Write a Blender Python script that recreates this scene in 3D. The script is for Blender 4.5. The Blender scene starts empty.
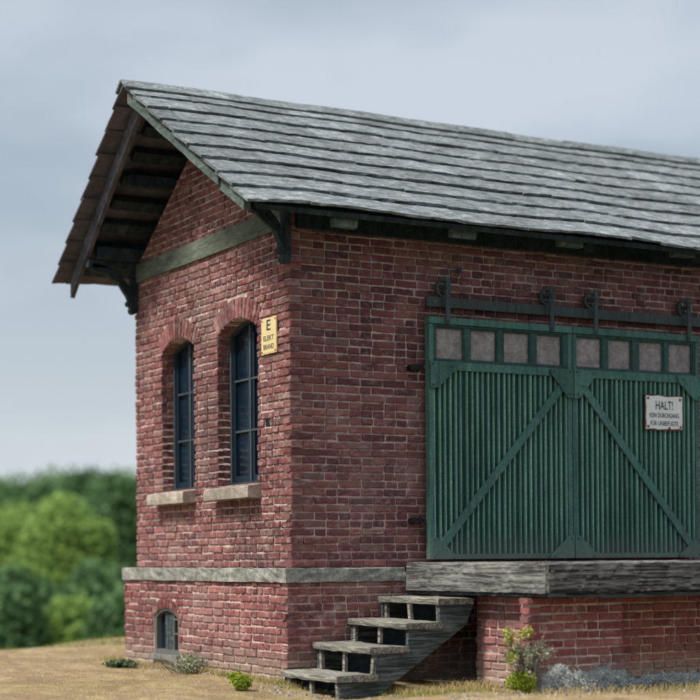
import bpy, math, random
import numpy as np
from mathutils import Matrix, Vector
C = bpy.context.scene
col = C.collection
rng = np.random.default_rng(7)
random.seed(7)
R = math.radians

# ------------------------------------------------------------------ camera
YAW = 0.511
cd = bpy.data.cameras.new('camera'); cam = bpy.data.objects.new('camera', cd); col.objects.link(cam)
cam.matrix_world = (Matrix.Translation((-6.681, -12.935, 1.06)) @ Matrix.Rotation(-YAW, 4, 'Z')
                    @ Matrix.Rotation(R(90), 4, 'X') @ Matrix.Rotation(-0.0078, 4, 'Z'))
cd.sensor_width = 36; cd.lens = 36 * 1710 / 700; cd.shift_y = 208 / 700
cd.clip_start = 0.1; cd.clip_end = 6000
cd.dof.use_dof = True; cd.dof.focus_distance = 14.9; cd.dof.aperture_fstop = 0.0879 / 0.115
C.camera = cam

# ------------------------------------------------------------------ light
SUN_EL, SUN_AZ = R(55), R(268)          # azimuth clockwise from +Y
w = bpy.data.worlds.new('World'); C.world = w; w.use_nodes = True
nt = w.node_tree; nt.nodes.clear()
def N(nt, t, **k):
    n = nt.nodes.new(t)
    for a, b in k.items():
        if a.startswith('i_'):
            n.inputs[a[2:].replace('_', ' ')].default_value = b
        else: setattr(n, a, b)
    return n
L = nt.links.new
out = N(nt, 'ShaderNodeOutputWorld'); bg = N(nt, 'ShaderNodeBackground'); bg.inputs[1].default_value = 0.10
sky = N(nt, 'ShaderNodeTexSky'); sky.sky_type = 'NISHITA'; sky.sun_disc = False
sky.sun_elevation = SUN_EL; sky.sun_rotation = SUN_AZ; sky.air_density = 1.0; sky.dust_density = 2.0
tc = N(nt, 'ShaderNodeTexCoord'); mp = N(nt, 'ShaderNodeMapping'); mp.inputs['Scale'].default_value = (1, 1, 2.6)
mp.inputs['Location'].default_value = (1.7, 0.4, 0.55)
n1 = N(nt, 'ShaderNodeTexNoise'); n1.inputs['Scale'].default_value = 3.6; n1.inputs['Detail'].default_value = 4; n1.inputs['Roughness'].default_value = .5
cr = N(nt, 'ShaderNodeValToRGB')
cr.color_ramp.elements[0].position = .38; cr.color_ramp.elements[0].color = (2.5, 2.92, 3.35, 1)
cr.color_ramp.elements[1].position = .60; cr.color_ramp.elements[1].color = (3.8, 4.15, 4.55, 1)
mx = N(nt, 'ShaderNodeMix', data_type='RGBA'); mx.inputs[0].default_value = .86
L(tc.outputs['Generated'], mp.inputs[0]); L(mp.outputs[0], n1.inputs['Vector']); L(n1.outputs[0], cr.inputs[0])
L(sky.outputs[0], mx.inputs[6]); L(cr.outputs[0], mx.inputs[7]); hz = N(nt, 'ShaderNodeMapRange'); hz.inputs[1].default_value = .02; hz.inputs[2].default_value = .20; hz.inputs[3].default_value = .75; hz.inputs[4].default_value = 0
hm = N(nt, 'ShaderNodeMix', data_type='RGBA'); L(hz.outputs[0], hm.inputs[0]); L(mx.outputs[2], hm.inputs[6]); hm.inputs[7].default_value = (4.1, 4.45, 4.7, 1)
sxy = N(nt, 'ShaderNodeSeparateXYZ'); L(tc.outputs['Generated'], sxy.inputs[0])     # an overcast sky is brighter overhead
zr = N(nt, 'ShaderNodeMapRange'); zr.inputs[1].default_value = .36; zr.inputs[2].default_value = 1; zr.inputs[3].default_value = 1; zr.inputs[4].default_value = 1.9
L(sxy.outputs[2], zr.inputs[0]); vm = N(nt, 'ShaderNodeVectorMath', operation='SCALE'); L(sxy.outputs[2], hz.inputs[0]); L(hm.outputs[2], vm.inputs[0]); L(zr.outputs[0], vm.inputs['Scale'])
L(vm.outputs[0], bg.inputs[0]); L(bg.outputs[0], out.inputs[0])
sd = bpy.data.lights.new('sun', 'SUN'); sun = bpy.data.objects.new('sun', sd); col.objects.link(sun)
sd.energy = 3.4; sd.angle = R(10); sd.color = (1, .94, .85)
dv = Vector((math.sin(SUN_AZ) * math.cos(SUN_EL), math.cos(SUN_AZ) * math.cos(SUN_EL), math.sin(SUN_EL)))
sun.rotation_euler = dv.to_track_quat('Z', 'Y').to_euler()
C.view_settings.view_transform = 'Standard'; C.view_settings.look = 'None'
C.view_settings.exposure = 0.74; C.view_settings.gamma = 1.0; C.view_settings.use_curve_mapping = False

# ------------------------------------------------------------------ helpers
def tag(o, label=None, cat=None, group=None, kind=None):
    if label: o['label'] = label
    if cat: o['category'] = cat
    if group: o['group'] = group
    if kind: o['kind'] = kind
    return o
def empty(name, loc=(0, 0, 0), **k):
    o = bpy.data.objects.new(name, None); col.objects.link(o); o.location = loc; o.empty_display_size = .2
    return tag(o, **k)
class MB:
    """collects vertices/faces (with one random value per piece) and links them as ONE object"""
    def __init__(s): s.v = []; s.f = []; s.c = []; s.n = 0
    def add(s, v, f, c=None):
        v = np.asarray(v, float); s.v.append(v); s.f += [tuple(i + s.n for i in q) for q in f]
        s.c.append(np.full(len(v), rng.random() if c is None else c)); s.n += len(v)
    def box(s, a, b, jit=0.0, c=None):
        x0, y0, z0 = a; x1, y1, z1 = b
        v = np.array([(x0,y0,z0),(x1,y0,z0),(x1,y1,z0),(x0,y1,z0),(x0,y0,z1),(x1,y0,z1),(x1,y1,z1),(x0,y1,z1)], float)
        if jit: v += rng.uniform(-jit, jit, v.shape)
        s.add(v, [(0,3,2,1),(4,5,6,7),(0,1,5,4),(1,2,6,5),(2,3,7,6),(3,0,4,7)], c)
    def bar(s, p, q, wd, th, up=(0, 0, 1), c=None):
        """box of width wd and thickness th (along up) running p -> q"""
        p = np.array(p, float); q = np.array(q, float); d = q - p; d /= np.linalg.norm(d)
        up = np.array(up, float); sd_ = np.cross(d, up); sd_ /= np.linalg.norm(sd_); u = np.cross(sd_, d)
        v = []
        for e in (p, q):
            for a, b in ((-1,-1),(1,-1),(1,1),(-1,1)): v.append(e + sd_*a*wd/2 + u*b*th/2)
        s.add(v, [(0,1,2,3),(7,6,5,4),(0,4,5,1),(1,5,6,2),(2,6,7,3),(3,7,4,0)], c)
    def prism(s, poly, off, c=None):
        """poly: list of 3D points (planar), off: extrusion vector"""
        p = np.array(poly, float); n = len(p); v = np.vstack([p, p + np.array(off, float)])
        f = [tuple(range(n))[::-1], tuple(range(n, 2*n))] + [(i, (i+1) % n, n+(i+1) % n, n+i) for i in range(n)]
        s.add(v, f, c)
    def cyl(s, p, q, r0, r1=None, n=10, c=None):
        r1 = r0 if r1 is None else r1
        p = np.array(p, float); q = np.array(q, float); d = (q-p)/np.linalg.norm(q-p)
        a = np.cross(d, (0,0,1) if abs(d[2]) < .9 else (1,0,0)); a /= np.linalg.norm(a); b = np.cross(d, a)
        v = [e + r*(a*math.cos(t)+b*math.sin(t)) for e, r in ((p,r0),(q,r1)) for t in np.linspace(0, 2*math.pi, n, endpoint=False)]
        s.add(v, [tuple(range(n))[::-1], tuple(range(n,2*n))] + [(i,(i+1)%n,n+(i+1)%n,n+i) for i in range(n)], c)
    def build(s, name, mat, parent=None, smooth=False, bevel=0.0):
        me = bpy.data.meshes.new(name); v = np.vstack(s.v)
        me.from_pydata(v.tolist(), [], s.f)
        at = me.attributes.new('rnd', 'FLOAT', 'POINT'); at.data.foreach_set('value', np.concatenate(s.c).astype(np.float32))
        me.materials.append(mat)
        if smooth: me.shade_smooth()
        me.update()
        import bmesh
        bm = bmesh.new(); bm.from_mesh(me); bmesh.ops.recalc_face_normals(bm, faces=bm.faces); bm.to_mesh(me); bm.free()
        o = bpy.data.objects.new(name, me); col.objects.link(o)
        if parent is not None: o.parent = parent; o.matrix_parent_inverse = Matrix.Translation(-Vector(parent.location))
        if bevel:
            m = o.modifiers.new('bevel', 'BEVEL'); m.width = bevel; m.segments = 2; m.limit_method = 'ANGLE'
        return o

# ------------------------------------------------------------------ materials
def new_mat(name):
    m = bpy.data.materials.new(name); m.use_nodes = True; nt = m.node_tree; nt.nodes.clear()
    o = N(nt, 'ShaderNodeOutputMaterial'); b = N(nt, 'ShaderNodeBsdfPrincipled'); nt.links.new(b.outputs[0], o.inputs[0])
    b.inputs['Specular IOR Level'].default_value = .25
    return m, nt, b
def noise(nt, sc, scale=(1,1,1), det=5, rough=.6, dist=0, vec=None):
    if vec is None: vec = N(nt, 'ShaderNodeTexCoord').outputs['Object']
    mp = N(nt, 'ShaderNodeMapping'); mp.inputs['Scale'].default_value = scale
    n = N(nt, 'ShaderNodeTexNoise'); n.inputs['Scale'].default_value = sc; n.inputs['Detail'].default_value = det
    n.inputs['Roughness'].default_value = rough; n.inputs['Distortion'].default_value = dist
    nt.links.new(vec, mp.inputs[0]); nt.links.new(mp.outputs[0], n.inputs['Vector']); return n.outputs[0]
def ramp(nt, fac, stops):
    r = N(nt, 'ShaderNodeValToRGB'); e = r.color_ramp.elements
    while len(e) < len(stops): e.new(.5)
    for i, (p, c) in enumerate(stops):
        e[i].position = p; e[i].color = (*c, 1) if not isinstance(c, (int, float)) else (c, c, c, 1)
    nt.links.new(fac, r.inputs[0]); return r.outputs[0]
def mix(nt, fac, a, b, mode='MIX'):
    m = N(nt, 'ShaderNodeMix', data_type='RGBA', blend_type=mode)
    for i, v in ((0, fac), (6, a), (7, b)):
        if hasattr(v, 'links'): nt.links.new(v, m.inputs[i])
        else: m.inputs[i].default_value = v if i == 0 else (*v, 1)
    return m.outputs[2]
def math_(nt, op, a, b):
    m = N(nt, 'ShaderNodeMath', operation=op)
    for i, v in enumerate((a, b)):
        if hasattr(v, 'links'): nt.links.new(v, m.inputs[i])
        else: m.inputs[i].default_value = v
    return m.outputs[0]
def bump(nt, b, h, st, dist=.01):
    n = N(nt, 'ShaderNodeBump'); n.inputs['Strength'].default_value = st; n.inputs['Distance'].default_value = dist
    nt.links.new(h, n.inputs['Height']); nt.links.new(n.outputs[0], b.inputs['Normal'])
def rnd(nt):
    a = N(nt, 'ShaderNodeAttribute'); a.attribute_name = 'rnd'; return a.outputs['Fac']

def brick_mat(name, cols, smear, smear_lo, smear_hi, ztan=False):
    m, nt, b = new_mat(name)
    base = ramp(nt, rnd(nt), [(0, cols[0]), (.3, cols[1]), (.62, cols[2]), (.88, cols[3]), (1, cols[4])])
    big = noise(nt, 1.1, det=3); fine = noise(nt, 60, det=4, rough=.7); mid = noise(nt, 14, det=6, rough=.65)
    c = mix(nt, 1.0, base, ramp(nt, big, [(.3, .72), (.7, 1.2)]), 'MULTIPLY')
    c = mix(nt, 1.0, c, ramp(nt, fine, [(.3, .7), (.7, 1.3)]), 'MULTIPLY')
    c = mix(nt, ramp(nt, mid, [(smear_lo, 0), (smear_hi, .70)]), c, smear)
    pale = noise(nt, .9, (1, 1, 1.6), det=5, rough=.65)
    c = mix(nt, ramp(nt, pale, [(.5, 0), (.72, .28)]), c, smear)
    soot = noise(nt, .7, (1.3, 1.3, .45), det=6, rough=.68)
    c = mix(nt, ramp(nt, soot, [(.52, 0), (.68, .5)]), c, (.055, .036, .04))
    gp = N(nt, 'ShaderNodeNewGeometry'); sp = N(nt, 'ShaderNodeSeparateXYZ'); nt.links.new(gp.outputs['Position'], sp.inputs[0])
    gr = N(nt, 'ShaderNodeMapRange'); gr.inputs[1].default_value = .0; gr.inputs[2].default_value = .30; gr.inputs[3].default_value = .85; gr.inputs[4].default_value = 0
    nt.links.new(math_(nt, 'ADD', sp.outputs[2], math_(nt, 'MULTIPLY', math_(nt, 'SUBTRACT', mid, .5), .5)), gr.inputs[0])   # dried splash mud
    c = mix(nt, gr.outputs[0], c, (.30, .25, .19))
    nt.links.new(c, b.inputs['Base Color']); b.inputs['Roughness'].default_value = .92
    bump(nt, b, math_(nt, 'ADD', math_(nt, 'MULTIPLY', fine, .5), mid), .55, .006)
    return m
def mortar_mat(name, a, bcol, dark):
    m, nt, b = new_mat(name)
    n = noise(nt, 9, det=6, rough=.7); n2 = noise(nt, 90, det=3)
    c = ramp(nt, n, [(.32, dark), (.48, bcol), (.66, a)])
    c = mix(nt, 1.0, c, ramp(nt, n2, [(.3, .72), (.7, 1.15)]), 'MULTIPLY')
    nt.links.new(c, b.inputs['Base Color']); b.inputs['Roughness'].default_value = .95
    bump(nt, b, math_(nt, 'ADD', n, n2), .8, .008); return m
def wood_mat(name, c0, c1, c2, grain=(1, 1, 1), sc=9, bs=.8, moss=None, crack=0):
    m, nt, b = new_mat(name)
    g = noise(nt, sc, grain, det=8, rough=.68, dist=.3); g2 = noise(nt, sc*4.5, grain, det=4, rough=.7); bl = noise(nt, 2.2, det=4)
    c = ramp(nt, g, [(.30, c0), (.5, c1), (.68, c2)])
    c = mix(nt, 1.0, c, ramp(nt, g2, [(.3, .55), (.6, 1.2)]), 'MULTIPLY')
    c = mix(nt, 1.0, c, ramp(nt, bl, [(.3, .72), (.7, 1.2)]), 'MULTIPLY')
    c = mix(nt, 1.0, c, ramp(nt, rnd(nt), [(0, .82), (1, 1.18)]), 'MULTIPLY')
    if crack:
        kx = noise(nt, 62, tuple(v*(.5 if v < .5 else 1) for v in grain), det=3, rough=.55, dist=.15); c = mix(nt, 1.0, c, ramp(nt, kx, [(.40, 1-crack), (.48, 1.0)]), 'MULTIPLY'); g = math_(nt, 'ADD', g, ramp(nt, kx, [(.40, 0), (.48, 1)]))
    if moss: c = mix(nt, ramp(nt, noise(nt, 3.1, det=6, rough=.7), [(.48, 0), (.7, .55)]), c, moss)
    nt.links.new(c, b.inputs['Base Color']); b.inputs['Roughness'].default_value = .85
    bump(nt, b, math_(nt, 'ADD', g, math_(nt, 'MULTIPLY', g2, .6)), bs, .012); return m
def paint_mat(name, colr, worn, dark, sc=16, amt=.5, rough=.6):
    m, nt, b = new_mat(name)
    n = noise(nt, sc, det=7, rough=.72); n2 = noise(nt, 2.4, (1,1,.5), det=4); n3 = noise(nt, 70, det=2)
    c = mix(nt, ramp(nt, n, [(.5, 0), (.74, amt)]), colr, worn)
    c = mix(nt, ramp(nt, n2, [(.42, 0), (.75, .6)]), c, dark)
    c = mix(nt, 1.0, c, ramp(nt, n3, [(.3, .8), (.7, 1.2)]), 'MULTIPLY')
    st = noise(nt, 26, (1, 1, .07), det=5, rough=.7)                    # run-off streaks
    c = mix(nt, 1.0, c, ramp(nt, st, [(.34, .62), (.5, 1.0), (.72, 1.18)]), 'MULTIPLY')
    c = mix(nt, 1.0, c, ramp(nt, rnd(nt), [(0, .80), (1, 1.18)]), 'MULTIPLY')
    gp = N(nt, 'ShaderNodeNewGeometry'); sp = N(nt, 'ShaderNodeSeparateXYZ'); nt.links.new(gp.outputs['Position'], sp.inputs[0])
    gr = N(nt, 'ShaderNodeMapRange'); gr.inputs[1].default_value = 1.02; gr.inputs[2].default_value = 1.30; gr.inputs[3].default_value = .6; gr.inputs[4].default_value = 0
    nt.links.new(math_(nt, 'ADD', sp.outputs[2], math_(nt, 'MULTIPLY', math_(nt, 'SUBTRACT', st, .5), .6)), gr.inputs[0])   # dust kicked up from the deck
    c = mix(nt, gr.outputs[0], c, (.15, .15, .125))
    nt.links.new(c, b.inputs['Base Color']); b.inputs['Roughness'].default_value = rough
    bump(nt, b, math_(nt, 'ADD', n, n3), .3, .004); return m

M = {}
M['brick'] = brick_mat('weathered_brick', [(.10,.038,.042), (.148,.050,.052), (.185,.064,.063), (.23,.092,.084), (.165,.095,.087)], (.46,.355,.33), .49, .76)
M['brick_front_shaded'] = brick_mat('shaded_front_brick', [(.085,.033,.038), (.13,.045,.048), (.165,.058,.058), (.21,.084,.078), (.15,.09,.085)], (.40,.30,.28), .53, .80)  # darker copy of the gable brick, the front wall's shade in its colour
M['brick_plinth'] = brick_mat('plinth_brick', [(.12,.040,.043), (.165,.054,.055), (.20,.066,.065), (.24,.094,.085), (.175,.095,.088)], (.50,.38,.34), .52, .78)
M['brick_wall'] = brick_mat('dark_red_brick', [(.11,.032,.032), (.15,.040,.038), (.18,.046,.042), (.21,.06,.05), (.14,.06,.05)], (.42,.28,.22), .56, .82)
M['brick_pier'] = brick_mat('pier_brick', [(.14,.042,.045), (.19,.054,.056), (.22,.064,.065), (.26,.09,.085), (.17,.08,.075)], (.52,.40,.37), .54, .78)
M['mortar'] = mortar_mat('lime_mortar', (.62,.50,.45), (.50,.39,.34), (.18,.125,.11))
M['mortar_pale'] = mortar_mat('pale_mortar', (.66,.53,.47), (.52,.40,.35), (.22,.155,.13))
M['mortar_front_shaded'] = mortar_mat('front_mortar', (.58,.46,.41), (.46,.35,.31), (.16,.11,.10))  # dimmer copy of the lime mortar, front wall's shade painted in
M['mortar_tan'] = mortar_mat('tan_mortar', (.46,.33,.24), (.36,.25,.18), (.15,.10,.08))
M['stone'] = wood_mat('weathered_stone', (.11,.11,.10), (.20,.20,.18), (.29,.285,.25), (1,1,1), 9, .6)
M['sill'] = wood_mat('sill_stone', (.19,.16,.135), (.29,.25,.21), (.37,.33,.28), (1,1,1), 14, .5)
M['beam_x'] = wood_mat('beam_wood_along', (.05,.05,.05), (.15,.15,.148), (.32,.32,.305), (.05,1,1), 34, 1.0, crack=.88)
M['beam_y'] = wood_mat('beam_wood_across', (.055,.056,.052), (.165,.168,.158), (.34,.345,.32), (1,.06,1), 30, 1.0, crack=.6)
M['band'] = wood_mat('band_wood', (.055,.065,.05), (.095,.11,.085), (.15,.165,.135), (1,.15,1), 12, .5, moss=(.09,.12,.07))
M['tread'] = wood_mat('tread_wood', (.13,.125,.11), (.25,.24,.205), (.40,.38,.33), (1,.08,1), 26, .9, crack=.5)
M['stringer'] = wood_mat('stringer_wood', (.028,.038,.042), (.07,.085,.088), (.15,.175,.175), (.10,1,1), 22, .9, crack=.5)
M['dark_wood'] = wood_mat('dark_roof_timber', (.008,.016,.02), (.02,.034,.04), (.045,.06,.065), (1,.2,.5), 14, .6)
M['barge'] = wood_mat('barge_wood', (.04,.055,.052), (.09,.12,.11), (.20,.235,.215), (.6,.12,.3), 20, .8, moss=(.09,.14,.11))
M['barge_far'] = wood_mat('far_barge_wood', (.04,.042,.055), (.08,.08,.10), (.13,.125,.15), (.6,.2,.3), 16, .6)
M['green'] = paint_mat('worn_green_paint', (.030,.075,.064), (.12,.17,.15), (.014,.042,.037), 18, .6)
M['green_lt'] = paint_mat('faded_green_paint', (.058,.145,.118), (.18,.24,.21), (.026,.075,.062), 22, .75)
M['rib'] = paint_mat('worn_rib_paint', (.18,.33,.255), (.40,.48,.39), (.06,.17,.13), 30, .8)
M['panel'] = paint_mat('dark_green_boards', (.005,.054,.043), (.016,.078,.060), (.003,.030,.024), 12, .5)
M['iron'] = paint_mat('grey_iron', (.055,.075,.075), (.13,.14,.14), (.02,.03,.032), 30, .6, .55)
M['black_iron'] = paint_mat('black_iron', (.006,.007,.008), (.03,.025,.022), (.003,.003,.004), 30, .4, .5)
M['frame_blue'] = paint_mat('blue_window_paint', (.005,.018,.03), (.015,.03,.045), (.003,.009,.018), 20, .5, .5)
M['frame_grey'] = paint_mat('grey_window_paint', (.05,.065,.08), (.12,.135,.145), (.02,.03,.04), 20, .5, .6)
m, nt, b = new_mat('dark_window_glass'); M['glass'] = m
n_ = noise(nt, 3, (1,3,.6), det=3)
nt.links.new(ramp(nt, n_, [(.35, (.002,.006,.014)), (.7, (.004,.020,.034))]), b.inputs['Base Color'])
b.inputs['Roughness'].default_value = .2; b.inputs['Specular IOR Level'].default_value = .6
bump(nt, b, noise(nt, 5, det=2), .25, .02)
# dusty door panes: thin, part see-through to the bricks behind
m, nt, b = new_mat('dusty_pane'); M['pane'] = m
n_ = noise(nt, 13, (1,1,1), det=5, rough=.7)
c = ramp(nt, n_, [(.32, (.22,.185,.18)), (.52, (.36,.315,.30)), (.7, (.52,.475,.455))])
nt.links.new(c, b.inputs['Base Color']); b.inputs['Roughness'].default_value = .35; b.inputs['Specular IOR Level'].default_value = .5
bump(nt, b, n_, .25, .01)
tr = N(nt, 'ShaderNodeBsdfTransparent'); ms = N(nt, 'ShaderNodeMixShader')
nt.links.new(ramp(nt, noise(nt, 6, det=4), [(.3, .35), (.7, .72)]), ms.inputs[0])
nt.links.new(tr.outputs[0], ms.inputs[1]); nt.links.new(b.outputs[0], ms.inputs[2])
nt.links.new(ms.outputs[0], [n for n in nt.nodes if n.type == 'OUTPUT_MATERIAL'][0].inputs[0])
# slates
m, nt, b = new_mat('weathered_slate'); M['slate'] = m
g = noise(nt, 16, (.5,1,1), det=8, rough=.75); g2 = noise(nt, 55, (.5,1,1), det=4, rough=.75); bl = noise(nt, 1.3, det=4)
c = ramp(nt, g, [(.30, (.05,.060,.064)), (.44, (.125,.143,.148)), (.58, (.215,.24,.245)), (.72, (.45,.475,.465))])
c = mix(nt, 1.0, c, ramp(nt, g2, [(.3, .6), (.65, 1.25)]), 'MULTIPLY')
c = mix(nt, 1.0, c, ramp(nt, bl, [(.3, .75), (.7, 1.15)]), 'MULTIPLY')
c = mix(nt, 1.0, c, ramp(nt, rnd(nt), [(0, .74), (.12, .92), (.85, 1.06), (1, 1.3)]), 'MULTIPLY')
nt.links.new(c, b.inputs['Base Color']); b.inputs['Roughness'].default_value = .8
bump(nt, b, math_(nt, 'ADD', g, g2), .8, .012)
m, nt, b = new_mat('slate_underside'); M['slate_far'] = m
c = ramp(nt, noise(nt, 8, det=6, rough=.7), [(.3, (.065,.063,.082)), (.7, (.15,.14,.175))])
c = mix(nt, 1.0, c, ramp(nt, rnd(nt), [(0, .7), (1, 1.2)]), 'MULTIPLY')
nt.links.new(c, b.inputs['Base Color']); b.inputs['Roughness'].default_value = .85
bump(nt, b, noise(nt, 40), .5, .01)

# ------------------------------------------------------------------ brickwork
CH = 0.0685; BW = 0.23; J = 0.0145
def brick(mb, P, U, V, Nn, quad, depth, out, c, nu, nv=5):
    """one worn brick: quad = 4 (u,v) corners bl br tr tl in the wall's plane, skirt goes depth inwards"""
    q = np.array(quad); wq = np.linalg.norm(q[1]-q[0]) + 1e-6; hq = np.linalg.norm(q[3]-q[0]) + 1e-6; es = min(.3, .007/wq); et = min(.3, .007/hq)
    s = np.r_[0, np.linspace(es, 1-es, nu-2), 1] if nu > 3 else np.array([0, .5, 1.]); t = np.r_[0, np.linspace(et, 1-et, nv-2), 1]
    S, T = np.meshgrid(s, t)
    p = ((1-S)*(1-T))[..., None]*q[0] + (S*(1-T))[..., None]*q[1] + (S*T)[..., None]*q[2] + ((1-S)*T)[..., None]*q[3]
    edge = np.zeros((nv, nu)); edge[0] = edge[-1] = 1; edge[:, 0] = edge[:, -1] = 1
    p = p + rng.normal(0, .0010, p.shape) * (1 + .6*edge[..., None])
    h = out + rng.normal(0, .0011, (nv, nu)) - edge*.0052 + rng.normal(0, .002)*(S-.5) + rng.normal(0, .0016)*(T-.5)
    for cy, cx in ((0,0),(0,-1),(-1,0),(-1,-1)): h[cy, cx] -= rng.uniform(.001, .006); 
    if rng.random() < .10:                                     # a chipped corner
        cy, cx = ((0,0),(0,-1),(-1,0),(-1,-1))[rng.integers(4)]; h[cy, cx] -= .010
    fr = P + p[..., :1]*U + p[..., 1:]*V + h[..., None]*Nn
    idx = np.arange(nu*nv).reshape(nv, nu)
    f = [(idx[j,i], idx[j,i+1], idx[j+1,i+1], idx[j+1,i]) for j in range(nv-1) for i in range(nu-1)]
    ring = list(idx[0, :]) + list(idx[1:, -1]) + list(idx[-1, -2::-1]) + list(idx[-2:0:-1, 0])
    fv = fr.reshape(-1, 3); back = fv[ring] - Nn*depth; n0 = nu*nv; k = len(ring)
    f += [(ring[(a+1) % k], ring[a], n0+a, n0+(a+1) % k) for a in range(k)]
    mb.add(np.vstack([fv, back]), f, c)
def brick_field(mb, O, U, Nn, z0, z1, span, excl=None, start=0, corner0=False, corner1=False, first_odd=.23, skirt=.05, phase=0):
    """courses from z0 to z1; span(z)->(u0,u1); excl(z)->[(a,b)..]; corner0: bricks share the corner with the next wall"""
    O = np.array(O, float); U = np.array(U, float); V = np.array((0, 0, 1.)); Nn = np.array(Nn, float)
    k = 0; z = z0
    while z < z1 - .02:
        zt = min(z + CH - J, z1); zc = (z + zt)/2; u0, u1 = span(zc)
        cuts = sorted(excl(zc)) if excl else []
        segs = []; a = u0
        for c0, c1 in cuts:
            if c0 > a + .02: segs.append((a, c0 - J*.5))
            a = max(a, c1 + J*.5)
        if u1 > a + .02: segs.append((a, u1))
        odd = (k + phase) % 2
        for si, (a, bb) in enumerate(segs):
            x = a
            if si == 0 and corner0:
                if odd: x = a + .103 + J; 
            e1 = bb
            if corner1 and si == len(segs)-1 and odd: e1 = bb - .103 - J
            first = True
            header_run = rng.random() < .22
            while x < e1 - .015:
                if first: wd = (.103 if (odd and not corner0) or (corner0 and not odd and False) else .218)
                else: wd = .103 if (header_run or rng.random() < .33) else .218
                wd += rng.normal(0, .005)
                if x + wd > e1 - .05: wd = e1 - x
                if wd > .26: wd = wd*.5
                dpt = skirt
                if (si == 0 and first and corner0 and not odd): dpt = .103
                if (corner1 and e1 == bb and x + wd >= e1 - 1e-6): dpt = .103
                edge_brick = first and si == 0 and corner0 and not odd
                o_ = rng.normal(0, .0034) + (rng.uniform(0, .009) if edge_brick else 0)
                j4 = rng.normal(0, .0018, (4, 2))
                xs = x - (rng.uniform(-.004, .021) if edge_brick else 0)
                jz = rng.normal(0, .0014)
                qd = np.array([(xs, z+jz), (x+wd, z+jz), (x+wd, zt+jz), (xs, zt+jz)]) + j4
                brick(mb, O, U, V, Nn, qd, dpt, o_, rng.random(), 4 if wd < .07 else (5 if wd < .15 else 7))
                x += wd + J; first = False
        z += CH; k += 1
def arc_geom(w_, rise):
    Rr = (w_*w_/4 + rise*rise)/(2*rise); return Rr, math.asin(w_/2/Rr)
def opening_excl(uc, w_, zb, zs, rise, ring):
    Rr, th = arc_geom(w_, rise); zc = zs + rise - Rr
    def f(z):
        if z < zb: return None
        if z <= zs: return (uc - w_/2, uc + w_/2)
        Ro = Rr + ring
        if z >= zc + Ro: return None
        h = math.sqrt(max(Ro*Ro - (z-zc)**2, 0)); h = min(h, math.tan(th)*(z-zc))
        return (uc - h, uc + h)
    return f
def arch_ring(mb, O, U, Nn, uc, w_, zs, rise, ring, n, skirt):
    O = np.array(O, float); U = np.array(U, float); Nn = np.array(Nn, float); V = np.array((0,0,1.))
    Rr, th = arc_geom(w_, rise); zc = zs + rise - Rr; g = J/(Rr)*.4
    for i in range(n):
        a0 = -th + 2*th*i/n + g; a1 = -th + 2*th*(i+1)/n - g
        pt = lambda a, r: (uc + math.sin(a)*r, zc + math.cos(a)*r)
        e = rng.normal(0, .003)
        brick(mb, O, U, V, Nn, [pt(a0, Rr+.002), pt(a1, Rr+.002), pt(a1, Rr+ring+e), pt(a0, Rr+ring+e)], skirt, rng.normal(.001, .002), rng.random(), 4, 7)
def opening_outline(uc, w_, zb, zs, rise, n=14):
    Rr, th = arc_geom(w_, rise); zc = zs + rise - Rr
    pts = [(uc - w_/2, zb), (uc + w_/2, zb)]
    pts += [(uc + math.sin(a)*Rr, zc + math.cos(a)*Rr) for a in np.linspace(th, -th, n)]
    return pts
def slab(name, outer, holes, frame, depth, mat, parent):
    """flat slab with real holes; frame(u,v,d)->3D"""
    cu = bpy.data.curves.new('t', 'CURVE'); cu.dimensions = '2D'; cu.fill_mode = 'BOTH'; cu.extrude = depth/2
    for pl in [outer] + holes:
        s = cu.splines.new('POLY'); s.points.add(len(pl)-1); s.use_cyclic_u = True
        for i, (x, y) in enumerate(pl): s.points[i].co = (x, y, 0, 1)
    t = bpy.data.objects.new('t', cu); col.objects.link(t)
    dg = bpy.context.evaluated_depsgraph_get(); me = bpy.data.meshes.new_from_object(t.evaluated_get(dg))
    col.objects.unlink(t); bpy.data.objects.remove(t); bpy.data.curves.remove(cu)
    for v in me.vertices: v.co = frame(v.co.x, v.co.y, v.co.z + depth/2)
    me.materials.clear(); me.materials.append(mat); me.name = name
    o = bpy.data.objects.new(name, me); col.objects.link(o); o.parent = parent
    import bmesh
    bm = bmesh.new(); bm.from_mesh(me); bmesh.ops.recalc_face_normals(bm, faces=bm.faces); bm.to_mesh(me); bm.free()
    return o

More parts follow.
